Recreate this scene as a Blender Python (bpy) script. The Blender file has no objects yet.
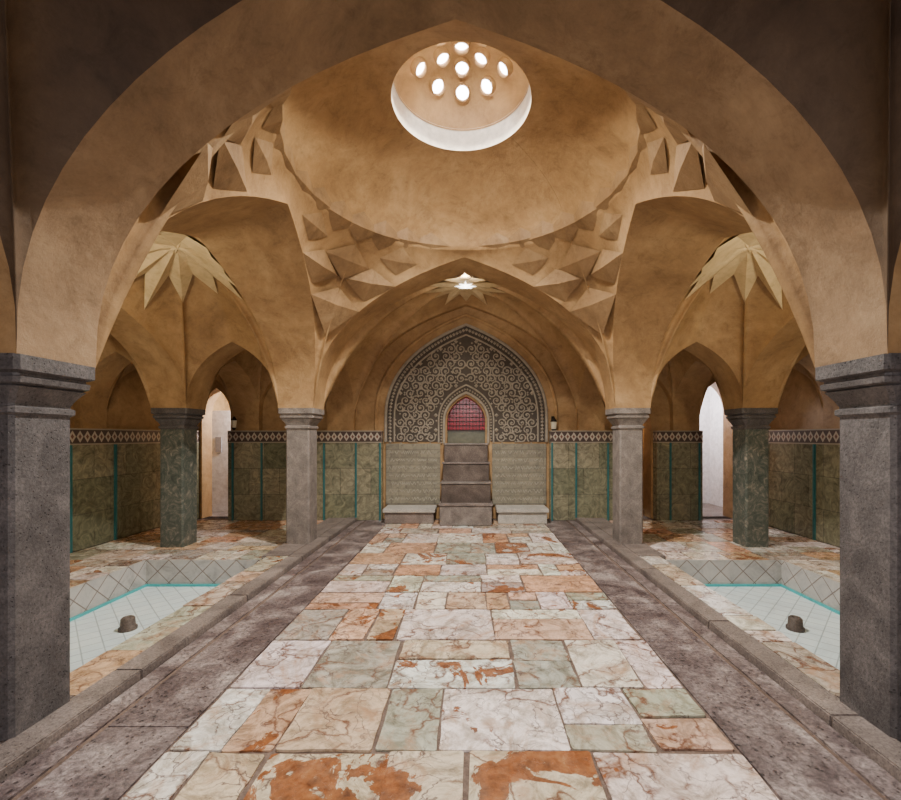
import bpy, bmesh, math, random
from mathutils import Vector
random.seed(7)
PI=math.pi
SC=bpy.context.scene

# ---------------- materials ----------------
def newmat(name):
    m=bpy.data.materials.new(name); m.use_nodes=True
    nt=m.node_tree; b=nt.nodes['Principled BSDF']
    return m,nt,b
def N(nt,t,**k):
    return nt.nodes.new(t)
def L(nt,a,b): nt.links.new(a,b)
def coords(nt):
    return N(nt,'ShaderNodeTexCoord').outputs['Object']
def noise(nt,vec,scale,detail=6,rough=.6,dist=0):
    n=N(nt,'ShaderNodeTexNoise'); n.inputs['Scale'].default_value=scale
    n.inputs['Detail'].default_value=detail; n.inputs['Roughness'].default_value=rough
    n.inputs['Distortion'].default_value=dist
    L(nt,vec,n.inputs['Vector']); return n.outputs['Fac']
def ramp(nt,fac,stops):
    r=N(nt,'ShaderNodeValToRGB'); e=r.color_ramp.elements
    while len(e)<len(stops): e.new(.5)
    for i,(p,c) in enumerate(stops):
        e[i].position=p; e[i].color=(*c,1) if len(c)==3 else c
    L(nt,fac,r.inputs['Fac']); return r.outputs['Color']
def mix(nt,fac,a,b,mode='MIX'):
    m=N(nt,'ShaderNodeMix'); m.data_type='RGBA'; m.blend_type=mode
    for sock,v in ((m.inputs[0],fac),(m.inputs[6],a),(m.inputs[7],b)):
        if isinstance(v,(int,float)): sock.default_value=v
        elif isinstance(v,tuple): sock.default_value=(*v,1)
        else: L(nt,v,sock)
    return m.outputs[2]
def bump(nt,b,h,strength=.3,dist=.02):
    n=N(nt,'ShaderNodeBump'); n.inputs['Strength'].default_value=strength
    n.inputs['Distance'].default_value=dist
    L(nt,h,n.inputs['Height']); L(nt,n.outputs['Normal'],b.inputs['Normal'])
def mth(nt,op,a,b=0.0):
    m=N(nt,'ShaderNodeMath'); m.operation=op
    for i,v in enumerate((a,b)):
        if isinstance(v,(int,float)): m.inputs[i].default_value=v
        else: L(nt,v,m.inputs[i])
    return m.outputs[0]
def stone(name,stops,scale=3,fine=40,rough=.8,bs=.3,bd=.01,spec=.3,lo=.6,hi=1.25,pits=0):
    m,nt,b=newmat(name); c=coords(nt)
    a=noise(nt,c,scale,8,.65,.6); col=ramp(nt,a,stops)
    f=noise(nt,c,fine,5,.75)
    g=ramp(nt,f,[(.35,(lo,lo,lo)),(.65,(hi,hi,hi))])
    col=mix(nt,.9,col,g,'MULTIPLY')
    h=f
    if pits:
        vo=N(nt,'ShaderNodeTexVoronoi'); vo.inputs['Scale'].default_value=pits; L(nt,c,vo.inputs['Vector'])
        pm=mth(nt,'ADD',vo.outputs['Distance'],mth(nt,'MULTIPLY',a,.5))
        pr=ramp(nt,pm,[(.36,(.30,.28,.28)),(.46,(1,1,1))])
        col=mix(nt,.9,col,pr,'MULTIPLY'); h=mth(nt,'ADD',mth(nt,'MULTIPLY',f,.5),mth(nt,'MULTIPLY',pr,.6))
    L(nt,col,b.inputs['Base Color']); b.inputs['Roughness'].default_value=rough
    b.inputs['Specular IOR Level'].default_value=spec
    bump(nt,b,h,bs,bd); return m
def plaster(name,c1,c2,c3):
    m,nt,b=newmat(name); c=coords(nt)
    a=noise(nt,c,1.0,10,.74,.4)
    col=ramp(nt,a,[(.30,c1),(.5,c2),(.68,c3)])
    st=noise(nt,c,5,10,.78,.5)
    g=ramp(nt,st,[(.30,(.62,.58,.54)),(.48,(1,1,1)),(.72,(1.22,1.20,1.17))])
    col=mix(nt,.85,col,g,'MULTIPLY')
    L(nt,col,b.inputs['Base Color']); b.inputs['Roughness'].default_value=.58
    b.inputs['Specular IOR Level'].default_value=.35
    bump(nt,b,noise(nt,c,16,8,.72),.35,.022); return m
M={}
M['plaster']=plaster('plaster_tan',(.225,.130,.058),(.365,.225,.105),(.50,.335,.172))
M['plaster_star_shaded']=plaster('plaster_star_shaded',(.17,.10,.047),(.275,.17,.083),(.38,.255,.135))  # tan plaster darkened: shadow of the squinch diamonds put into the colour
M['plaster_pale']=plaster('plaster_pale',(.46,.34,.18),(.60,.46,.26),(.70,.56,.34))  # cream for the left passage; on the bay stars the paleness imitates light
M['plaster_shaded']=plaster('plaster_front_shaded',(.06,.038,.025),(.105,.069,.043),(.165,.113,.072))  # same plaster darkened, shade of the front vault painted into its colour
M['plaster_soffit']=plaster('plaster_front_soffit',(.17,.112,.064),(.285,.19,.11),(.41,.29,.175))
M['granite']=stone('pillar_stone',[(.3,(.055,.051,.053)),(.5,(.10,.092,.094)),(.7,(.165,.15,.15))],4,60,.5,.8,.012,.5,.55,1.4,44)
M['granite_lt']=stone('pillar_stone_light',[(.3,(.13,.113,.105)),(.5,(.215,.188,.173)),(.7,(.31,.27,.245))],5,80,.55,.5,.01,.35,.6,1.3,60)
def greenm():
    m,nt,b=newmat('green_marble'); c=coords(nt)
    a=noise(nt,c,5,9,.75,2.5)
    col=ramp(nt,a,[(.3,(.03,.043,.038)),(.48,(.08,.098,.085)),(.58,(.17,.165,.14)),(.72,(.50,.44,.36))])
    L(nt,col,b.inputs['Base Color']); b.inputs['Roughness'].default_value=.28; return m
M['green']=greenm()
M['curb']=stone('curb_stone',[(.3,(.12,.097,.092)),(.5,(.21,.175,.16)),(.7,(.32,.265,.24))],2.5,50,.55,.8,.014,.4,.5,1.35,42)
M['steps']=stone('cascade_stone',[(.3,(.06,.045,.038)),(.5,(.11,.085,.073)),(.7,(.185,.15,.13))],3,50,.5,.6,.012,.4,.5,1.35)
M['strip']=stone('rough_dark_paving',[(.34,(.07,.048,.05)),(.47,(.15,.115,.115)),(.58,(.27,.22,.215)),(.72,(.48,.42,.40))],2.8,34,.40,1,.018,.6,.3,1.6,26)
M['mortar']=stone('mortar',[(.3,(.11,.075,.06)),(.7,(.22,.16,.13))],6,50,.8)
M['bench']=stone('pale_stone',[(.3,(.35,.33,.30)),(.7,(.60,.57,.52))],5,50,.5,.2)
def marble():
    m,nt,b=newmat('marble_paving')
    c=coords(nt)
    at=N(nt,'ShaderNodeAttribute'); at.attribute_name='tint'
    of=N(nt,'ShaderNodeAttribute'); of.attribute_name='off'
    vm=N(nt,'ShaderNodeVectorMath'); vm.operation='ADD'
    sc=N(nt,'ShaderNodeVectorMath'); sc.operation='SCALE'; sc.inputs['Scale'].default_value=30
    L(nt,of.outputs['Vector'],sc.inputs[0]); L(nt,c,vm.inputs[0]); L(nt,sc.outputs[0],vm.inputs[1])
    p=vm.outputs[0]
    cloud=ramp(nt,noise(nt,p,3.0,10,.76,2.0),[(.3,(.28,.255,.22)),(.44,(.68,.64,.58)),(.54,(1.06,1.04,1.02)),(.7,(1.40,1.38,1.36))])
    col=mix(nt,1.0,at.outputs['Color'],cloud,'MULTIPLY')
    wm=ramp(nt,noise(nt,p,1.9,8,.68,2.5),[(.51,(0,0,0)),(.65,(.65,.65,.65))])
    col=mix(nt,wm,col,(.46,.27,.155))
    nz=N(nt,'ShaderNodeTexNoise'); nz.inputs['Scale'].default_value=3; nz.inputs['Detail'].default_value=7
    L(nt,p,nz.inputs['Vector'])
    s2=N(nt,'ShaderNodeVectorMath'); s2.operation='SCALE'; s2.inputs['Scale'].default_value=.8
    L(nt,nz.outputs['Color'],s2.inputs[0])
    v2=N(nt,'ShaderNodeVectorMath'); v2.operation='ADD'; L(nt,p,v2.inputs[0]); L(nt,s2.outputs[0],v2.inputs[1])
    def veins(scale,w0,w1,ns,colr,lo_,hi_,col,mx):
        vo=N(nt,'ShaderNodeTexVoronoi'); vo.feature='DISTANCE_TO_EDGE'; vo.inputs['Scale'].default_value=scale
        L(nt,v2.outputs[0],vo.inputs['Vector'])
        vein=ramp(nt,vo.outputs['Distance'],[(0,(1,1,1)),(w0,(.65,.65,.65)),(w1,(0,0,0))])
        brk=ramp(nt,noise(nt,p,ns,4,.6),[(lo_,(0,0,0)),(hi_,(mx,mx,mx))])
        return mix(nt,mix(nt,1.0,vein,brk,'MULTIPLY'),col,colr)
    col=veins(2.3,.016,.052,2.2,(.17,.075,.045),.39,.53,col,1)
    col=veins(5.5,.014,.042,3.1,(.12,.075,.07),.43,.57,col,.95)
    bl=noise(nt,p,2.3,8,.62,1.2)
    rz=N(nt,'ShaderNodeSeparateXYZ'); L(nt,of.outputs['Vector'],rz.inputs[0])
    th=mth(nt,'ADD',bl,mth(nt,'MULTIPLY',rz.outputs['Z'],.18))
    rf=ramp(nt,th,[(.695,(0,0,0)),(.705,(.92,.92,.92)),(.9,(1,1,1))])
    rc=ramp(nt,noise(nt,p,12,6,.7),[(.3,(.09,.028,.012)),(.55,(.29,.10,.033)),(.8,(.44,.21,.085))])
    col=mix(nt,rf,col,rc)
    L(nt,col,b.inputs['Base Color'])
    b.inputs['Specular IOR Level'].default_value=.55
    rr=ramp(nt,noise(nt,c,7,5,.7),[(.3,(.10,.10,.10)),(.7,(.38,.38,.38))]); L(nt,rr,b.inputs['Roughness'])
    bump(nt,b,noise(nt,c,14,7,.7),.22,.012)
    return m
M['marble']=marble()
def gridtile(name,c1,c2,mortar,w,h,mode,rough=.35,ms=.012,rot=0,offset=0.5,patch=3,lo=.55,hi=1.3,dist=1.2):
    m,nt,b=newmat(name); c=coords(nt)
    s=N(nt,'ShaderNodeSeparateXYZ'); L(nt,c,s.inputs[0])
    cb=N(nt,'ShaderNodeCombineXYZ')
    if mode=='wall':
        L(nt,mth(nt,'ADD',s.outputs[0],s.outputs[1]),cb.inputs[0]); L(nt,s.outputs[2],cb.inputs[1])
    else:
        L(nt,s.outputs[0],cb.inputs[0]); L(nt,s.outputs[1],cb.inputs[1])
    v=cb.outputs[0]
    if rot:
        r=N(nt,'ShaderNodeVectorRotate'); r.rotation_type='Z_AXIS'; r.inputs['Angle'].default_value=rot
        L(nt,v,r.inputs['Vector']); v=r.outputs[0]
    k=N(nt,'ShaderNodeTexBrick'); k.offset=offset
    k.inputs['Scale'].default_value=1; k.inputs['Brick Width'].default_value=w; k.inputs['Row Height'].default_value=h
    k.inputs['Mortar Size'].default_value=ms; k.inputs['Mortar Smooth'].default_value=.2
    k.inputs['Color1'].default_value=(*c1,1);k.inputs['Color2'].default_value=(*c2,1);k.inputs['Mortar'].default_value=(*mortar,1)
    L(nt,v,k.inputs['Vector'])
    g=ramp(nt,noise(nt,c,patch,9,.74,dist),[(.3,(lo,lo,lo)),(.5,(1,1,1)),(.75,(hi,hi*.98,hi*.92))])
    col=mix(nt,.85,k.outputs['Color'],g,'MULTIPLY')
    L(nt,col,b.inputs['Base Color']); b.inputs['Roughness'].default_value=rough
    iv=mth(nt,'SUBTRACT',1.0,k.outputs['Fac']); bump(nt,b,iv,.4,.006)
    return m
M['dado']=gridtile('dado_stone',(.15,.155,.10),(.26,.235,.16),(.10,.095,.07),.62,.53,'wall',.22,.005,patch=4.5,lo=.3,hi=2.1,dist=2.5)
M['inscr']=gridtile('inscription_stone',(.24,.22,.165),(.185,.17,.13),(.13,.115,.09),.30,.16,'wall',.5,.005,patch=9,lo=.35,hi=1.5)
M['poolwall']=gridtile('pool_side_tile',(.50,.48,.46),(.44,.42,.41),(.22,.17,.15),.22,.22,'wall',.35,.007,PI/4,0,patch=3)
M['poolfloor']=gridtile('pool_floor_tile',(.76,.89,.94),(.70,.85,.91),(.44,.54,.58),.17,.17,'floor',.15,.006,PI/4,0,patch=1.2,lo=.75,hi=1.15)
def simple(name,col,rough=.5,metal=0,em=None,es=0,tr=0):
    m,nt,b=newmat(name); c=coords(nt)
    g=ramp(nt,noise(nt,c,12,5,.6),[(.3,tuple(x*.8 for x in col)),(.7,tuple(min(1,x*1.15) for x in col))])
    L(nt,g,b.inputs['Base Color']); b.inputs['Roughness'].default_value=rough; b.inputs['Metallic'].default_value=metal
    if em: b.inputs['Emission Color'].default_value=(*em,1); b.inputs['Emission Strength'].default_value=es
    if tr: b.inputs['Transmission Weight'].default_value=tr
    return m
M['teal']=simple('turquoise_tile',(.025,.15,.16),.3)
M['tealp']=simple('turquoise_pool',(.06,.45,.48),.3)
M['dark']=simple('tympanum_ground',(.075,.062,.052),.8)
M['relief']=simple('relief_plaster',(.35,.31,.25),.7)
M['letter']=simple('lettering_plaster',(.36,.34,.28),.7)
M['white']=simple('white_paint',(.8,.8,.82),.5)
M['drumw']=simple('drum_plaster',(.78,.72,.64),.6)
M['iron']=simple('dark_iron',(.03,.028,.025),.4,.8)
M['lens']=simple('glass_bullseye',(.9,.9,.9),.2,0,(1,.92,.95),20)
M['sky']=simple('skylight_glass',(.9,.9,.9),.2,0,(1,.94,.84),6)
M['red']=simple('red_glass',(.30,.008,.02),.2,0,(.6,.01,.03),.12)
M['greeng']=simple('green_glass',(.15,.155,.11),.25)
M['lampglass']=simple('lamp_glass',(.7,.65,.5),.2)
M['ink']=simple('sign_ink',(.35,.35,.38),.6)
def friezem():
    m,nt,b=newmat('tile_frieze'); c=coords(nt)
    s=N(nt,'ShaderNodeSeparateXYZ'); L(nt,c,s.inputs[0])
    a=mth(nt,'MULTIPLY',mth(nt,'ADD',s.outputs[0],s.outputs[1]),8.0)
    t=mth(nt,'MULTIPLY',mth(nt,'ABSOLUTE',mth(nt,'SUBTRACT',mth(nt,'FRACT',a),.5)),2.0)
    z=mth(nt,'MULTIPLY',mth(nt,'SUBTRACT',s.outputs[2],1.58),4.0)
    d=mth(nt,'MULTIPLY',mth(nt,'ABSOLUTE',mth(nt,'SUBTRACT',z,.5)),2.6)
    diamond=mth(nt,'LESS_THAN',mth(nt,'ADD',t,d),.95)
    inner=mth(nt,'LESS_THAN',mth(nt,'ADD',t,d),.42)
    edge=mth(nt,'GREATER_THAN',d,1.08)
    col=mix(nt,diamond,(.07,.045,.04),(.46,.41,.34))
    col=mix(nt,inner,col,(.16,.07,.05))
    col=mix(nt,edge,col,(.34,.30,.23))
    L(nt,col,b.inputs['Base Color']); b.inputs['Roughness'].default_value=.35
    return m
M['frieze']=friezem()

# ---------------- mesh helpers ----------------
def obj(name,bm,mat,smooth=False,parent=None):
    me=bpy.data.meshes.new(name); bm.to_mesh(me); bm.free()
    if smooth:
        for p in me.polygons: p.use_smooth=True
    o=bpy.data.objects.new(name,me); SC.collection.objects.link(o)
    me.materials.append(mat)
    if parent: o.parent=parent
    return o
def empty(name,loc=(0,0,0)):
    e=bpy.data.objects.new(name,None); e.location=loc; SC.collection.objects.link(e); return e
def addbox(bm,x0,x1,y0,y1,z0,z1):
    v=[bm.verts.new((x,y,z)) for z in (z0,z1) for x,y in ((x0,y0),(x1,y0),(x1,y1),(x0,y1))]
    for f in ((0,3,2,1),(4,5,6,7),(0,1,5,4),(1,2,6,5),(2,3,7,6),(3,0,4,7)):
        bm.faces.new([v[i] for i in f])
def box(name,x0,x1,y0,y1,z0,z1,mat,bev=0,parent=None):
    bm=bmesh.new(); addbox(bm,x0,x1,y0,y1,z0,z1)
    if bev: bmesh.ops.bevel(bm,geom=bm.edges[:],offset=bev,segments=2,affect='EDGES')
    return obj(name,bm,mat,parent=parent)
def strip(bm,A,B):
    a=[bm.verts.new(p) for p in A]; b=[bm.verts.new(p) for p in B]
    for i in range(len(A)-1):
        try: bm.faces.new((a[i],a[i+1],b[i+1],b[i]))
        except: pass

ZS=2.14
def g(u):
    u=max(0,min(1,u)); return .66*(1-(1-u)**2.5)**.4+.34*u
NS=32
class Bay:
    def __init__(s,x0,x1,y0,y1,za,lean=None,c=None,rc=.3,zc=4.5,ring=None,A=None):
        s.x0,s.x1,s.y0,s.y1=x0,x1,y0,y1; s.za=za; s.lean=lean or {}
        s.c=Vector(c) if c else Vector(((x0+x1)/2,(y0+y1)/2)); s.rc=rc; s.zc=zc; s.ring=ring
        s.side={}; s.B=[]
        cs=[(x0,y0),(x1,y0),(x1,y1),(x0,y1)]
        inn=[(0,1),(-1,0),(0,-1),(1,0)]
        for k,nm in enumerate('FRBL'):
            a=Vector(cs[k]); b=Vector(cs[(k+1)%4]); n=Vector(inn[k]); pts=[]
            ln=s.lean.get(nm,0)
            for i in range(NS+1):
                q=-math.cos(PI*i/NS); u=1-abs(q); gg=g(u)
                p=a.lerp(b,(1+q)/2)+n*ln*gg**1.6
                pts.append(Vector((p.x,p.y,ZS+(za[nm]-ZS)*gg)))
            s.side[nm]=pts; s.B+=pts[:-1]
        s.az=[math.atan2(p.y-s.c.y,p.x-s.c.x) for p in s.B]
    def S(s,P0,w):
        d=Vector((P0.x-s.c.x,P0.y-s.c.y)); d.normalize()
        if s.ring: rr,zr=s.ring
        else: rr,zr=s.rc,s.zc
        if w<=1:
            if s.ring: h=.68*w+.32*(1-math.cos(w*PI/2)); v=.68*w+.32*math.sin(w*PI/2)
            else: h=.6*(1-math.cos(w*PI/2))+.4*w; v=.6*math.sin(w*PI/2)+.4*w
            e=s.c+d*rr
            return Vector((P0.x+(e.x-P0.x)*h,P0.y+(e.y-P0.y)*h,P0.z+(zr-P0.z)*v))
        t=w-1; th=math.acos(s.rc/rr)*t; A=(s.zc-zr)/math.sin(math.acos(s.rc/rr))
        r=rr*math.cos(th); return Vector((s.c.x+d.x*r,s.c.y+d.y*r,zr+A*math.sin(th)))
    def P(s,az):
        n=len(s.B)
        for i in range(n):
            a=s.az[i]; b=s.az[(i+1)%n]; d=(b-a)%(2*PI); e=(az-a)%(2*PI)
            if d<PI and e<=d: return s.B[i].lerp(s.B[(i+1)%n],e/d if d>1e-9 else 0)
        return s.B[0]
    def mesh(s,bm,close=False):
        ws=[i/12 for i in range(13)]
        if s.ring: ws+=[1+i/12 for i in range(1,13)]
        rows=[[bm.verts.new(s.S(p,w)) for p in s.B] for w in ws]; n=len(s.B)
        for r in range(len(rows)-1):
            for i in range(n):
                j=(i+1)%n
                bm.faces.new((rows[r][i],rows[r][j],rows[r+1][j],rows[r+1][i]))
        if close: bm.faces.new(rows[-1])
    def Sz(s,az,z):
        P0=s.P(az); lo,hi=0.0,2.0 if s.ring else 1.0
        if z<=P0.z: return P0.copy()
        for _ in range(30):
            m=(lo+hi)/2
            if s.S(P0,m).z<z: lo=m
            else: hi=m
        return s.S(P0,lo)
    def inward(s,p):
        inw=Vector((s.c.x-p.x,s.c.y-p.y,0)); 
        if inw.length>1e-6: inw.normalize()
        return (inw+Vector((0,0,-.7))).normalized()
    def poly(s,bm,pts,cen,h,tip,off=.003):
        P=[s.Sz(*t) for t in pts]
        mid=(P[0]+P[2])/2; c0=s.Sz(*cen); iw=s.inward(c0)
        if (mid-c0).dot(iw)>0: c0=c0.lerp(mid,.8)
        c=bm.verts.new(c0+iw*h)
        vs=[bm.verts.new(p+s.inward(p)*(tip if i in (0,2) else off)) for i,p in enumerate(P)]
        for i in range(4): bm.faces.new((c,vs[i],vs[(i+1)%4]))
    def star(s,bm,n,rt,rv,ht,hv,hc,zoff=0,a0=0):
        def pt(az,r,h):
            P0=s.P(az); R0=(Vector((P0.x,P0.y))-s.c).length; r=min(r,R0*.92)
            lo,hi=0.0,1.0
            for _ in range(25):
                m=(lo+hi)/2; q=s.S(P0,m)
                if (Vector((q.x,q.y))-s.c).length>r: lo=m
                else: hi=m
            q=s.S(P0,lo); return q+s.inward(q)*h
        c=bm.verts.new((s.c.x,s.c.y,s.zc-hc))
        vs=[]
        for i in range(n):
            a=a0+i*2*PI/n
            vs.append(bm.verts.new(pt(a,rt,ht))); vs.append(bm.verts.new(pt(a+PI/n,rv,hv)))
        m=len(vs)
        for i in range(m): bm.faces.new((c,vs[i],vs[(i+1)%m]))

Y0,Y1=2.75,6.55
Y2,Y3=7.03,8.8
YA,YB=-2.6,2.27
X1,X2,X3,X4,X5=2.30,2.84,4.24,4.78,5.85
bays={}
bays['nave']=Bay(-X1,X1,Y0,Y1,dict(F=4.40,B=4.42,L=4.22,R=4.22),dict(L=.42,R=.42,F=.03,B=.05),c=(0,4.57),rc=.735,zc=5.23,ring=(1.80,4.47))
bays['nave_f']=Bay(-X1,X1,YA,YB,dict(F=4.36,B=4.38,L=4.3,R=4.3),dict(L=.15,R=.15,F=.2,B=.1),rc=.5,zc=5.3,ring=(1.9,4.6))
bays['nave_b']=Bay(-X1,X1,Y2,Y3,dict(F=4.38,B=4.42,L=3.2,R=3.2),{},rc=.03,zc=4.58)
for sg,nm in ((-1,'l'),(1,'r')):
    def mk(xa,xb,ya,yb,inner,outer,F,B,**k):
        z=dict(F=F,B=B)
        if sg<0: z['R'],z['L']=inner,outer; return Bay(-xb,-xa,ya,yb,z,**k)
        z['L'],z['R']=inner,outer; return Bay(xa,xb,ya,yb,z,**k)
    bays['a_'+nm]=mk(X2,X3,Y0,Y1,3.85,3.5,3.15,3.15,c=(sg*3.45,5.2),rc=.03,zc=4.06)
    bays['af_'+nm]=mk(X2,X3,YA,YB,3.9,3.5,3.15,3.15,rc=.2,zc=4.0)
    bays['ab_'+nm]=mk(X2,X3,Y2,Y3,3.2,3.1,3.15,3.15,rc=.2,zc=3.6)
    bays['o_'+nm]=mk(X4,X5,Y0,Y1,3.5,3.4,3.0,3.0,c=(sg*5.3,5.2),rc=.18,zc=3.75)
    bays['of_'+nm]=mk(X4,X5,YA,YB,3.5,3.4,3.0,3.0,rc=.2,zc=3.8)
    bays['ob_'+nm]=mk(X4,X5,Y2,Y3,3.1,3.0,3.0,3.0,rc=.15,zc=3.5)
bm=bmesh.new()
openc={'nave'}
for k,b in bays.items():
    if k=='nave_f': continue
    b.mesh(bm,close=k not in openc)
bmesh.ops.remove_doubles(bm,verts=bm.verts,dist=1e-5)
obj('ceiling',bm,M['plaster'],smooth=True)
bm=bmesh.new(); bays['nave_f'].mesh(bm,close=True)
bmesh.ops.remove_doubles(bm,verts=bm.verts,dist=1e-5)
obj('ceiling_entrance_vault',bm,M['plaster_shaded'],smooth=True)
bm=bmesh.new()
def soff(a,sa,b,sb,bm_=None):
    A=bays[a].side[sa]; B=bays[b].side[sb][::-1]
    strip(bm_ or bm,A,B)
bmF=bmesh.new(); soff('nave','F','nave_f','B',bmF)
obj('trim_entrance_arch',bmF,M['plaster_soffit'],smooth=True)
soff('nave','B','nave_b','F')
for n in 'lr':
    i,o=('L','R') if n=='l' else ('R','L')
    for p,q in (('nave','a_'),('nave_f','af_'),('nave_b','ab_')): soff(p,i,q+n,o)
    for p,q in (('a_','o_'),('af_','of_'),('ab_','ob_')): soff(p+n,i,q+n,o)
    for p,q,r in (('af_','a_','ab_'),('of_','o_','ob_')):
        soff(q+n,'F',p+n,'B'); soff(q+n,'B',r+n,'F')
for k in bays:
    bb=bays[k]
    if k.startswith('ab') or k.startswith('ob') or k=='nave_b':
        A=bb.side['B']; strip(bm,A,[Vector((p.x,8.97,p.z)) for p in A])
    if k.startswith('af') or k.startswith('of') or k=='nave_f':
        A=bb.side['F']; strip(bm,A,[Vector((p.x,YA-.3,p.z)) for p in A])
    if k[0]=='o':
        sd='L' if k.endswith('l') else 'R'; A=bb.side[sd]; sx=-6.0 if k.endswith('l') else 6.0
        strip(bm,A,[Vector((sx,p.y,p.z)) for p in A])
obj('trim_arch_soffits',bm,M['plaster'],smooth=True)

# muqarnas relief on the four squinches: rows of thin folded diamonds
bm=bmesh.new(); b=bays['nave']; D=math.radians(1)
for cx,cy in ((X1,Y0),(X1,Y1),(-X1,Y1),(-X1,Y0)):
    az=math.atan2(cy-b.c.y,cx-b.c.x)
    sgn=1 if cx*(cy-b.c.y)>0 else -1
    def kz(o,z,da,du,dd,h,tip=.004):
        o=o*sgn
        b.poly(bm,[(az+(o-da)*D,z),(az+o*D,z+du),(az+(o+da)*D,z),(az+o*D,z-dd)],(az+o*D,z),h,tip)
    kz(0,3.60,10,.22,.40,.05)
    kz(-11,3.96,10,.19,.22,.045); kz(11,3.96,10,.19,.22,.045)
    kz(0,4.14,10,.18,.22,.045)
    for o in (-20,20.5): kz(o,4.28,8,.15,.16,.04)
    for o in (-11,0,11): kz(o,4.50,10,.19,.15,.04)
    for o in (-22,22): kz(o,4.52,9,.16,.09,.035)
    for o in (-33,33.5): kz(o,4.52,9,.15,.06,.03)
obj('ceiling_muqarnas_star_relief',bm,M['plaster_star_shaded'])
bm=bmesh.new(); bmi=bmesh.new()
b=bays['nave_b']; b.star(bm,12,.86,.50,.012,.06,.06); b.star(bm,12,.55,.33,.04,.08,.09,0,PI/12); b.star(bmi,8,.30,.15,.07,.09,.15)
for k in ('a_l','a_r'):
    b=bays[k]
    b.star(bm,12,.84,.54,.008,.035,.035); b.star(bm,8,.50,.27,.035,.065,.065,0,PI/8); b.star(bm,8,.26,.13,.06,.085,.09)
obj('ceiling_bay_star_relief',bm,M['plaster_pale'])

# oculus drum + cap
b=bays['nave']; cx,cy=b.c; n=64
RC=.735
def ringv(bm,r,z,x=cx,y=cy,n=n): return [bm.verts.new((x+r*math.cos(2*PI*i/n),y+r*math.sin(2*PI*i/n),z)) for i in range(n)]
def lathe(bm,prof,x,y,n=64,cap=False):
    R=[ringv(bm,r,z,x,y,n) for r,z in prof]
    for a,c in zip(R,R[1:]):
        for i in range(n):
            j=(i+1)%n; bm.faces.new((a[i],a[j],c[j],c[i]))
    if cap: bm.faces.new(R[-1])
bm=bmesh.new(); lathe(bm,[(RC,5.23),(RC+.012,5.25),(RC+.008,5.45),(RC-.005,5.48),(RC-.012,5.49)],cx,cy)
lan=empty('ceiling_domed_lantern')
obj('drum',bm,M['drumw'],True,lan)
CZ,CH=5.48,.42
def capz(r): return CZ+CH*math.sqrt(max(0,1-(r/(RC-.01))**2))
bm=bmesh.new(); lathe(bm,[(RC-.01,CZ-.01)]+[((RC-.01)*math.cos(t*PI/2/14),CZ+CH*math.sin(t*PI/2/14)) for t in range(14)]+[(.005,CZ+CH)],cx,cy,cap=True)
obj('cap',bm,M['plaster'],True,lan)
bm=bmesh.new(); bm2=bmesh.new()
def lens(r,a,rad):
    x=cx+r*math.cos(a); y=cy+r*math.sin(a); z=capz(r)
    nrm=Vector((-math.cos(a)*r*1.3,-math.sin(a)*r*1.3,-.8)).normalized()
    t1=nrm.cross(Vector((0,1,.001))).normalized(); t2=nrm.cross(t1); c0=Vector((x,y,z))
    prev=None
    for rr,dd in ((1,.0),(1,.02),(.8,.035),(.4,.045)):
        ring=[bm.verts.new(c0+nrm*dd+(t1*math.cos(q*PI/10)+t2*math.sin(q*PI/10))*rad*rr) for q in range(20)]
        if prev:
            for q in range(20): bm.faces.new((prev[q],prev[(q+1)%20],ring[(q+1)%20],ring[q]))
        prev=ring
    bm.faces.new(prev)
    p1=None
    for rr,dd in ((1.0,.0),(1.0,.08),(1.2,.07),(1.32,.0)):
        ring=[bm2.verts.new(c0+nrm*dd+(t1*math.cos(q*PI/10)+t2*math.sin(q*PI/10))*rad*rr) for q in range(20)]
        if p1:
            for q in range(20): bm2.faces.new((p1[q],p1[(q+1)%20],ring[(q+1)%20],ring[q]))
        p1=ring
lens(0,0,.075)
for i in range(6): lens(.26,i*PI/3+PI/6,.072)
for i in range(10): lens(.51,i*2*PI/10+PI/2,.074)
obj('bullseye_glasses',bm,M['lens'],True,lan); obj('bullseye_rims',bm2,M['plaster'],True,lan)

obj('ceiling_star_skylight',bmi,M['sky'])

# ---------------- walls ----------------
def wall_arched(name,y,xa,xb,ztop,ops,mat,th=.35):
    bm=bmesh.new(); x=xa
    for (a,b_,zb,zs,za) in sorted(ops):
        addbox(bm,x,a,y,y+th,0,ztop)
        if zb>0: addbox(bm,a,b_,y,y+th,0,zb)
        pts=[]
        for i in range(21):
            q=-math.cos(PI*i/20); pts.append(Vector((a+(b_-a)*(1+q)/2,y,zs+(za-zs)*g(1-abs(q)))))
        top=[Vector((p.x,y,ztop)) for p in pts]; bk=[Vector((p.x,y+th,p.z)) for p in pts]
        strip(bm,pts,top); strip(bm,pts,bk); strip(bm,bk,[Vector((p.x,y+th,ztop)) for p in pts])
        x=b_
    addbox(bm,x,xb,y,y+th,0,ztop)
    return obj(name,bm,mat)
wall_arched('wall_back',8.95,-6.2,6.2,6.0,[(-5.50,-4.9,0,2.1,2.72),(-.40,.40,1.56,2.0,2.55),(3.42,3.85,0,1.9,2.4),(4.85,5.55,0,2.2,2.85)],M['plaster'])
wall_arched('wall_front',YA-.6,-6.2,6.2,6.0,[(-5.7,-4.85,0,2.1,3.0),(-4.2,-2.9,0,2.1,3.1),(-2.25,2.25,0,2.14,4.3),(2.9,4.2,0,2.1,3.1),(4.85,5.7,0,2.1,3.0)],M['plaster_shaded'])
box('wall_left',-6.3,-5.95,YA-.6,9.3,-.4,6.0,M['plaster'])
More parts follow.
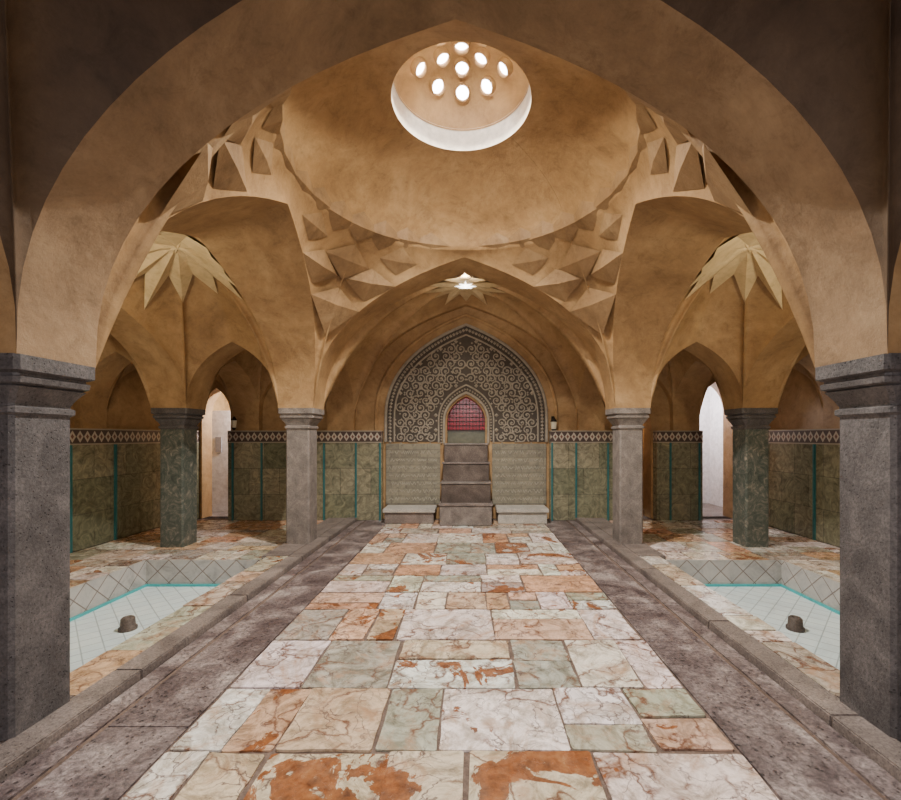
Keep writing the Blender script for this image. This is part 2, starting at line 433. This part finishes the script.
box('wall_right',5.95,6.3,YA-.6,9.3,-.4,6.0,M['plaster'])
box('ceiling_leak_blocker',-6.3,6.3,YA-.6,9.3,6.0,6.15,M['plaster'])  # unseen slab added to keep world light from leaking in over the vaults
bm=bmesh.new()
for s in (-1,1):
    for a,c in ((X1,X2),(X3,X4)):
        xs=sorted((s*a,s*c)); addbox(bm,xs[0],xs[1],8.8,8.97,1.8,ZS)
        addbox(bm,xs[0],xs[1],YA-.32,YA,0,ZS)
    addbox(bm,*sorted((s*5.85,s*6)),Y1,Y2,1.8,ZS); addbox(bm,*sorted((s*5.85,s*6)),YB,Y0,1.8,ZS)
obj('trim_pilasters',bm,M['plaster'])
segs=[(-5.95,-5.55),(-4.85,-1.72),(1.72,3.38),(3.89,4.82),(5.58,5.95)]
bm=bmesh.new(); bf=bmesh.new(); bt=bmesh.new()
for a,c in segs:
    addbox(bm,a,c,8.76,8.96,0,1.58); addbox(bf,a,c,8.745,8.96,1.58,1.83)
for s in (-1,1):
    xs=sorted((s*5.78,s*5.97)); addbox(bm,xs[0],xs[1],-2.9,8.77,0,1.58)
    xs=sorted((s*5.765,s*5.97)); addbox(bf,xs[0],xs[1],-2.9,8.75,1.58,1.83)
    for x in (1.75,2.24,2.89,4.16,4.75):
        addbox(bt,s*x-.016,s*x+.016,8.735,8.765,0,1.58)
    for y in (3.2,6.3,7.1,8.6):
        xs=sorted((s*5.755,s*5.785)); addbox(bt,xs[0],xs[1],y-.02,y+.02,0,1.58)
obj('trim_dado_panelling',bm,M['dado']); obj('trim_tile_frieze',bf,M['frieze']); obj('trim_turquoise_strips',bt,M['teal'])
for s,nm in ((-1,'left'),(1,'right')):
    bm=bmesh.new(); xa,xb=sorted((s*3.2,s*6.2))
    addbox(bm,xa,xb,11,11.1,0,3.2); addbox(bm,xa,xb,9.3,11.1,3.2,3.3)
    addbox(bm,xa-.1,xa,9.3,11.1,0,3.3); addbox(bm,xb,xb+.1,9.3,11.1,0,3.3)
    obj('wall_passage_'+nm,bm,M['white'] if s>0 else M['plaster_pale'])
box('wall_passage_partition',4.2,4.3,9.3,11,0,3.2,M['plaster'])
box('floor_passage',-6.2,6.2,9.2,11.1,-.1,0,M['curb'])

# ---------------- floor ----------------
W_=[(.86,.83,.80),(.84,.81,.79),(.78,.73,.68),(.82,.77,.71)]
PAL=W_+W_+[(.72,.58,.47),(.60,.42,.30),(.44,.45,.38),(.38,.37,.34),(.35,.36,.29),(.54,.49,.43),(.68,.55,.44),(.44,.40,.36),(.48,.49,.41),(.62,.45,.33)]
PALO=W_+[(.68,.43,.28),(.62,.35,.21),(.72,.52,.39),(.64,.46,.34),(.40,.42,.35),(.43,.40,.36),(.48,.48,.41),(.72,.66,.6),(.62,.40,.26)]
def tiles(bm,x0,x1,y0,y1,z,rh=(.45,.75),cw=(.4,.75),gap=.016,seed=1,pal=PAL,thick=.02,rust=.5,pal2=None,ysw=99):
    R=random.Random(seed)
    lc=bm.loops.layers.float_color.get('tint') or bm.loops.layers.float_color.new('tint')
    lo=bm.loops.layers.float_color.get('off') or bm.loops.layers.float_color.new('off')
    def put(a,b,c,d):
        g_=gap/2*R.uniform(.4,1.4); col=R.choice(pal2 if (pal2 and c>ysw) else pal); col=[min(1,v*R.uniform(.93,1.07)) for v in col]
        of=(R.random(),R.random(),(R.random()**2.2)*rust*2,1)
        j=lambda:R.uniform(-.012,.012)
        cor=[(a+g_+j(),c+g_+j()),(b-g_+j(),c+g_+j()),(b-g_+j(),d-g_+j()),(a+g_+j(),d-g_+j())]
        pts=[]
        for i in range(4):
            p,q=Vector(cor[i]),Vector(cor[(i+1)%4]); t=(q-p).normalized(); nn=Vector((t.y,-t.x))
            pts.append(p+t*.010)
            for f in (.2,.4,.6,.8): pts.append(p.lerp(q,f)+nn*R.uniform(-.006,.003))
            pts.append(q-t*.010)
        zz=z+R.uniform(-.003,.003)
        v=[bm.verts.new((p.x,p.y,zz)) for p in pts]; w=[bm.verts.new((p.x,p.y,zz-thick)) for p in pts]; k=len(v)
        fs=[bm.faces.new(v)]+[bm.faces.new((v[i],w[i],w[(i+1)%k],v[(i+1)%k])) for i in range(k)]
        for f in fs:
            for l in f.loops: l[lc]=(*col,1); l[lo]=of
    def split(a,b,c,d):
        r=R.random(); w,h=b-a,d-c
        if r<.16 and h>.40: m=c+h*R.uniform(.35,.65); put(a,b,c,m); put(a,b,m,d)
        elif r<.32 and w>.55: m=a+w*R.uniform(.3,.6); put(a,m,c,d); put(m,b,c,d)
        elif r<.44 and w>.5 and h>.42:
            m=a+w*.42; n_=c+h*.5; put(a,m,c,d); put(m,b,c,n_); put(m,b,n_,d)
        else: put(a,b,c,d)
    y=y0
    while y<y1-.02:
        h=R.uniform(*rh)
        if y1-y-h<rh[0]*.6: h=y1-y
        x=x0
        while x<x1-.02:
            w=R.uniform(*cw)
            if x1-x-w<cw[0]*.6: w=x1-x
            split(x,x+w,y,y+h); x+=w
        y+=h
bm=bmesh.new()
tiles(bm,-1.55,1.55,-2.9,8.76,0,(.42,.72),(.36,.90),seed=47,rust=.55,pal2=PALO,ysw=3.4)
for s in (-1,1):
    R=(lambda a,c:sorted((s*a,s*c)))
    a,c=R(2.42,2.72); tiles(bm,a,c,2.75,5.95,.05,(.45,1.0),(.3,.35),seed=60+s,thick=.08,rust=.2,pal=PAL)
    a,c=R(2.80,5.76); tiles(bm,a,c,5.95,8.76,.0,(.4,.65),(.35,.7),seed=30+s,rust=.45,pal=PALO)
    a,c=R(4.4,5.76); tiles(bm,a,c,2.75,5.95,.0,(.4,.65),(.35,.7),seed=40+s,rust=.35,pal=PALO)
    a,c=R(2.80,5.76); tiles(bm,a,c,-2.9,2.75,.0,(.5,.8),(.35,.7),seed=50+s)
obj('floor_marble_paving',bm,M['marble'])
bm=bmesh.new()
addbox(bm,-2.73,2.73,-3.2,9.0,-.45,-.012)
for s in (-1,1):
    a,c=sorted((s*2.73,s*4.42)); addbox(bm,a,c,5.97,9.0,-.45,-.012); addbox(bm,a,c,-3.2,2.9,-.45,-.012)
    a,c=sorted((s*4.42,s*6.2)); addbox(bm,a,c,-3.2,9.0,-.45,-.012)
    a,c=sorted((s*2.42,s*2.71)); addbox(bm,a,c,2.75,5.95,-.02,.035)
obj('floor',bm,M['mortar'])
bm=bmesh.new(); bc=bmesh.new()
for s in (-1,1):
    y=-2.9; R=random.Random(3+s)
    while y<8.7:
        h=R.uniform(.7,1.4); y2=min(8.76,y+h)
        a,c=sorted((s*1.56,s*2.03)); addbox(bm,a,c,y,y2-.004,-.02,R.uniform(-.003,.003))
        a,c=sorted((s*2.07,s*2.21)); addbox(bm,a,c,y,y2-.004,-.02,R.uniform(-.003,.003))
        y=y2
    y=-2.9
    while y<8.7:
        h=R.uniform(.9,1.6); y2=min(8.76,y+h)
        a,c=sorted((s*2.22,s*2.415)); addbox(bc,a,c,y,y2-.006,-.02,.06)
        y=y2
    a,c=sorted((s*2.42,s*2.80)); addbox(bc,a,c,-2.9,2.745,-.02,.055); addbox(bc,a,c,5.955,8.75,-.02,.055)
bmesh.ops.bevel(bc,geom=bc.edges[:],offset=.008,segments=2,affect='EDGES')
obj('floor_rough_stone_border',bm,M['strip']); obj('trim_stone_curb',bc,M['curb'])

for s in (-1,1):
    e=empty('sunken_pool'); xa,xb=sorted((s*2.72,s*4.42)); ya,yb=2.9,5.97; DD=-.36
    bm=bmesh.new(); addbox(bm,xa,xb,ya,yb,DD-.08,DD); obj('basin_floor',bm,M['poolfloor'],parent=e)
    bm=bmesh.new()
    addbox(bm,xa,xa+.03,ya,yb,DD,-.002); addbox(bm,xb-.03,xb,ya,yb,DD,-.002)
    addbox(bm,xa+.03,xb-.03,yb-.03,yb,DD,-.002); addbox(bm,xa+.03,xb-.03,ya,ya+.03,DD,-.002)
    obj('basin_sides',bm,M['poolwall'],parent=e)
    bm=bmesh.new()
    for q in ((xa+.03,xa+.055,ya+.03,yb-.03),(xb-.055,xb-.03,ya+.03,yb-.03),(xa+.055,xb-.055,yb-.055,yb-.03)):
        addbox(bm,*q,DD,DD+.03)
    obj('turquoise_line',bm,M['tealp'],parent=e)
    bm=bmesh.new(); lathe(bm,[(.085,DD),(.085,DD+.03),(.068,DD+.045),(.064,DD+.12),(.05,DD+.135),(.03,DD+.135),(.028,DD+.10)],s*3.57,4.6,20,True)
    obj('fountain_spout',bm,M['steps'],True,e)

# ---------------- pillars ----------------
def pillar(x,y,mat,capmat,base=.0):
    e=empty('stone_pillar',(x,y,0))
    def sq(bm,hx,hy,z,ch=.02):
        pts=[(hx-ch,-hy),(hx,-hy+ch),(hx,hy-ch),(hx-ch,hy),(-hx+ch,hy),(-hx,hy-ch),(-hx,-hy+ch),(-hx+ch,-hy)]
        return [bm.verts.new((px,py,z)) for px,py in pts]
    def loft(prof):
        bm=bmesh.new(); R=[sq(bm,*p) for p in prof]
        for a,c in zip(R,R[1:]):
            for i in range(8): bm.faces.new((a[i],a[(i+1)%8],c[(i+1)%8],c[i]))
        bm.faces.new(R[-1]); bm.faces.new(R[0][::-1]); return bm
    w=.18
    bm=loft([(w,w,base,.02),(w,w,1.84,.02)]); obj('shaft',bm,mat,parent=e)
    prof=[(w+.0,w+.0,1.82,.02),(w+.018,w+.018,1.835,.02),(w+.018,w+.018,1.865,.02),(w+.002,w+.002,1.872,.02),(w+.002,w+.002,1.885,.02)]
    prof+=[(w+.005+.06*(t/5)**1.4,w+.005+.035*(t/5)**1.4,1.885+.09*t/5,.02) for t in range(1,6)]
    prof+=[(w+.05,w+.030,1.982,.02),(w+.078,w+.050,1.995,.02),(w+.083,w+.052,2.025,.02),(w+.066,w+.038,2.032,.02),(w+.066,w+.038,2.045,.02),(w+.098,w+.066,2.06,.02),(w+.098,w+.068,ZS+.002,.02)]
    bm=loft(prof); obj('capital',bm,capmat,parent=e)
for s in (-1,1):
    pillar(s*2.57,2.51,M['granite'],M['granite'],.055)
    pillar(s*2.57,6.79,M['granite_lt'],M['granite_lt'],.055)
    pillar(s*4.51,6.79,M['green'],M['granite'],0)
    pillar(s*4.51,2.51,M['granite'],M['granite'],0)

# ---------------- carved tympanum ----------------
ty=empty('carved_plaster_tympanum')
HW,TZ0,TZS,TZA=1.66,1.60,2.05,4.02
def archpt(q,hw,zs,za): return (q*hw, zs+(za-zs)*g(1-abs(q)))
def fill(name,hw,zs,za,z0,y,mat,hole=None):
    bm=bmesh.new(); A=[];B=[]
    for i in range(81):
        q=-math.cos(PI*i/80); x,z=archpt(q,hw,zs,za); A.append(Vector((x,y,z)))
        zb=z0
        if hole and abs(x)<hole[0]: zb=hole[1]+(hole[2]-hole[1])*g(1-abs(x)/hole[0])
        B.append(Vector((x,y,zb)))
    strip(bm,B,A); return obj(name,bm,mat,parent=ty)
fill('ground',HW,TZS,TZA,TZ0,8.935,M['dark'],(.46,2.0,2.62))
def tube(bm,pts,r,n=5,nrm=Vector((0,1,0))):
    prev=None
    for i,p in enumerate(pts):
        t=(pts[min(i+1,len(pts)-1)]-pts[max(0,i-1)]).normalized(); a=t.cross(nrm).normalized(); b_=t.cross(a)
        rr=r[i] if isinstance(r,list) else r
        ring=[bm.verts.new(p+(a*math.cos(2*PI*k/n)+b_*math.sin(2*PI*k/n))*rr) for k in range(n)]
        if prev:
            for k in range(n): bm.faces.new((prev[k],prev[(k+1)%n],ring[(k+1)%n],ring[k]))
        prev=ring
def archline(hw,zs,za,z0,y,n=60):
    P=[Vector((-hw,y,z0))]
    for i in range(n+1):
        q=-math.cos(PI*i/n); x,z=archpt(q,hw,zs,za); P.append(Vector((x,y,z)))
    P.append(Vector((hw,y,z0))); return P
bm=bmesh.new()
tube(bm,archline(HW+.01,TZS,TZA+.01,TZ0,8.92),.03,6)
tube(bm,archline(HW-.17,TZS,TZA-.20,TZ0,8.92),.018,6)
tube(bm,archline(.46,2.0,2.62,1.58,8.92),.03,6); tube(bm,archline(.57,2.02,2.78,1.58,8.92),.018,6)
P=archline(HW-.08,TZS,TZA-.09,TZ0,8.92,160)
def resample(P,step):
    out=[];acc=0
    for a,c in zip(P,P[1:]):
        d=(c-a).length
        while acc<=d and d>0: out.append(a.lerp(c,acc/d)); acc+=step
        acc-=d
    return out
def gem(bm,p,r):
    v=[bm.verts.new(p+Vector(o)*r) for o in ((1,0,0),(0,0,1),(-1,0,0),(0,0,-1))]; t=bm.verts.new(p+Vector((0,-.7*r,0)))
    for k in range(4): bm.faces.new((v[k],v[(k+1)%4],t))
for i,p in enumerate(resample(P,.072)): gem(bm,p,.038)
for p in resample(archline(.515,2.01,2.70,1.58,8.92,80),.06): gem(bm,p,.026)
def inside(x,z,m=.0):
    hw=HW-.20-m
    if abs(x)>=hw or z<TZ0+.04+m: return False
    if z>TZS+(TZA-.23-m-TZS)*g(1-abs(x)/hw): return False
    if abs(x)<.60+m and z<2.05+.8*g(1-abs(x)/(.60+m))+m: return False
    return True
row=0; z=1.69
while z<4.0:
    xx=.105+(.105 if row%2 else 0)
    while xx<1.6:
        rad=.092
        if inside(xx,z,.04):
            for s in (-1,1):
                pts=[];rs=[]; d=1 if (row+int(xx*5))%2 else -1; ph=row*1.1+xx*3
                for k in range(20):
                    t=k/19; r=rad*(1.14-t*.9); a=ph+d*t*2.7*PI
                    pts.append(Vector((s*(xx+r*math.cos(a)),8.925,z+r*math.sin(a)))); rs.append(.015-.0035*t)
                tube(bm,pts,rs,5); gem(bm,Vector((s*xx,8.925,z)),.028)
                for k in range(3):
                    a=ph+k*2*PI/3+.5; gem(bm,Vector((s*(xx+.122*math.cos(a)),8.925,z+.122*math.sin(a))),.024)
        elif inside(xx,z,.0):
            for s in (-1,1): gem(bm,Vector((s*xx,8.925,z)),.045)
        xx+=.21
    z+=.153; row+=1
obj('scrollwork',bm,M['relief'],parent=ty)
bm=bmesh.new(); tube(bm,archline(HW+.22,TZS,TZA+.22,1.83,8.94),.035,8); obj('trim_arch_moulding',bm,M['plaster'],True)
nb=empty('window_niche')
box('lower_glass',-.40,.40,9.22,9.25,1.56,1.86,M['greeng'],parent=nb)
bm=bmesh.new(); A=[];B=[]
for i in range(31):
    q=-math.cos(PI*i/30); x,z=archpt(q,.40,2.0,2.55); A.append(Vector((x,9.2,z))); B.append(Vector((x,9.2,1.84)))
strip(bm,B,A); obj('red_glass',bm,M['red'],parent=nb)
bm=bmesh.new()
for k in range(-5,6): addbox(bm,k*.07-.006,k*.07+.006,9.17,9.2,1.84,2.5 if abs(k)<4 else 2.3)
for z in (1.85,1.94,2.03,2.12,2.21,2.30,2.39): addbox(bm,-.4,.4,9.17,9.2,z-.006,z+.006)
obj('lattice',bm,M['iron'],parent=nb)
st=empty('stone_cascade_steps')
for i,(w,y0_,z0,z1,m) in enumerate([(.50,8.22,0,.40,'granite_lt'),(.48,8.40,.40,.80,'steps'),(.46,8.58,.80,1.18,'steps'),(.44,8.68,1.18,1.56,'steps')]):
    box('step_%d'%(i+1),-w,w,y0_,8.94,z0,z1-.02,M[m],.012,st)
    box('tread_%d'%(i+1),-w-.02,w+.02,y0_-.02,8.94,z1-.02,z1+.012,M['granite_lt' if i%2 else 'curb'],.006,st)
ip=empty('carved_inscription_panel')
bm=bmesh.new()
for s in (-1,1):
    xs=sorted((s*.54,s*1.66)); addbox(bm,xs[0],xs[1],8.90,8.945,.30,1.56)
obj('stone',bm,M['inscr'],parent=ip)
bm=bmesh.new(); R=random.Random(9)
for s in (-1,1):
    for r in range(7):
        z=.42+.16*r; x=.60
        while x<1.58:
            aa=R.uniform(.015,.04); ff=R.uniform(.8,1.9)
            pts=[Vector((s*(x+.09*t/8),8.90,z+aa*math.sin(t*ff+x*23))) for t in range(9)]
            tube(bm,pts,.008,4); x+=R.uniform(.09,.14)
obj('lettering',bm,M['letter'],parent=ip)
for s in (-1,1):
    xs=sorted((s*.60,s*1.62)); e=empty('stone_bench')
    box('seat',xs[0],xs[1],8.36,8.88,.22,.30,M['bench'],.012,e); box('body',xs[0]+.03,xs[1]-.03,8.40,8.88,0,.22,M['bench'] if s>0 else M['curb'],.01,e)

d=empty('door_1'); box('leaf',-6.05,-5.10,9.80,9.84,0.0,2.3,M['white'],.005,d); box('sign',-5.72,-5.58,9.785,9.802,1.35,1.70,M['ink'],0,d)
box('handle',-5.20,-5.17,9.76,9.80,1.0,1.2,M['iron'],0,d)
for x,z,y in ((-4.75,1.98,8.94),(1.80,1.95,8.94)):
    e=empty('wall_lantern',(x,y-.12,z))
    bm=bmesh.new(); lathe(bm,[(.001,-.16),(.03,-.14),(.05,-.10),(.055,-.09)],0,0,8); lathe(bm,[(.075,.06),(.05,.10),(.015,.15),(.001,.17)],0,0,8); addbox(bm,-.01,.01,0,.12,.10,.12); addbox(bm,-.03,.03,.10,.12,-.05,.18)
    obj('frame',bm,M['iron'],parent=e)
    bm=bmesh.new(); lathe(bm,[(.05,-.09),(.07,.06)],0,0,8); obj('glass',bm,M['lampglass'],parent=e)

# ---------------- lights ----------------
def lamp(name,kind,loc,e,col=(1,.85,.68),r=.05,rot=(0,0,0),**k):
    l=bpy.data.lights.new(name,kind); l.energy=e; l.color=col
    if kind!='AREA': l.shadow_soft_size=r
    for a,v in k.items(): setattr(l,a,v)
    o=bpy.data.objects.new(name,l); o.location=loc; o.rotation_euler=rot; SC.collection.objects.link(o)
lamp('lantern_light','SPOT',(cx,cy,5.74),1450,(1,.94,.86),.03,spot_size=math.radians(112),spot_blend=.5)
lamp('lantern_wide_light','SPOT',(cx,cy-.45,5.48),210,(1,.90,.72),.03,spot_size=math.radians(165),spot_blend=.1)
lamp('drum_fill','SPOT',(cx,cy-.6,5.40),80,(1,.96,.92),.02,rot=(math.radians(80),0,0),spot_size=math.radians(80),spot_blend=.6)  # added spot tucked behind the near lip, brightens the far drum band
lamp('passage_light_right','POINT',(5.2,10.2,2.6),110,(1,.93,.97)); lamp('passage_light_mid','POINT',(3.7,10.2,2.4),14,(1,.6,.3)); lamp('passage_light_left','POINT',(-4.4,9.65,2.4),180,(1,.95,.97))
for s in (-1,1):
    lamp('aisle_fill','POINT',(s*3.5,3.7,3.35),80,(1,.90,.64),.10)  # added fill hidden behind the front arch, brightens aisles and their stars
lamp('far_bay_fill','POINT',(0,7.35,4.40),11,(1,.86,.66),.02)  # added fill near the far crown, no fixture there
lamp('front_fill','AREA',(0,-1.0,3.0),120,(1,.93,.90),rot=(math.radians(16),0,0),size=1.8,shape='DISK')  # unseen fill added over the camera bay to brighten the near floor
w=bpy.data.worlds.new('world'); SC.world=w; w.use_nodes=True
w.node_tree.nodes['Background'].inputs[0].default_value=(.92,.86,.95,1); w.node_tree.nodes['Background'].inputs[1].default_value=.6

cam=bpy.data.cameras.new('camera'); co=bpy.data.objects.new('camera',cam); SC.collection.objects.link(co)
co.location=(.10,0,1.7); co.rotation_euler=(PI/2,0,0)
cam.sensor_width=36; cam.lens=430/901*36; cam.shift_x=-.0227; cam.shift_y=.041; cam.clip_start=.05
SC.camera=co
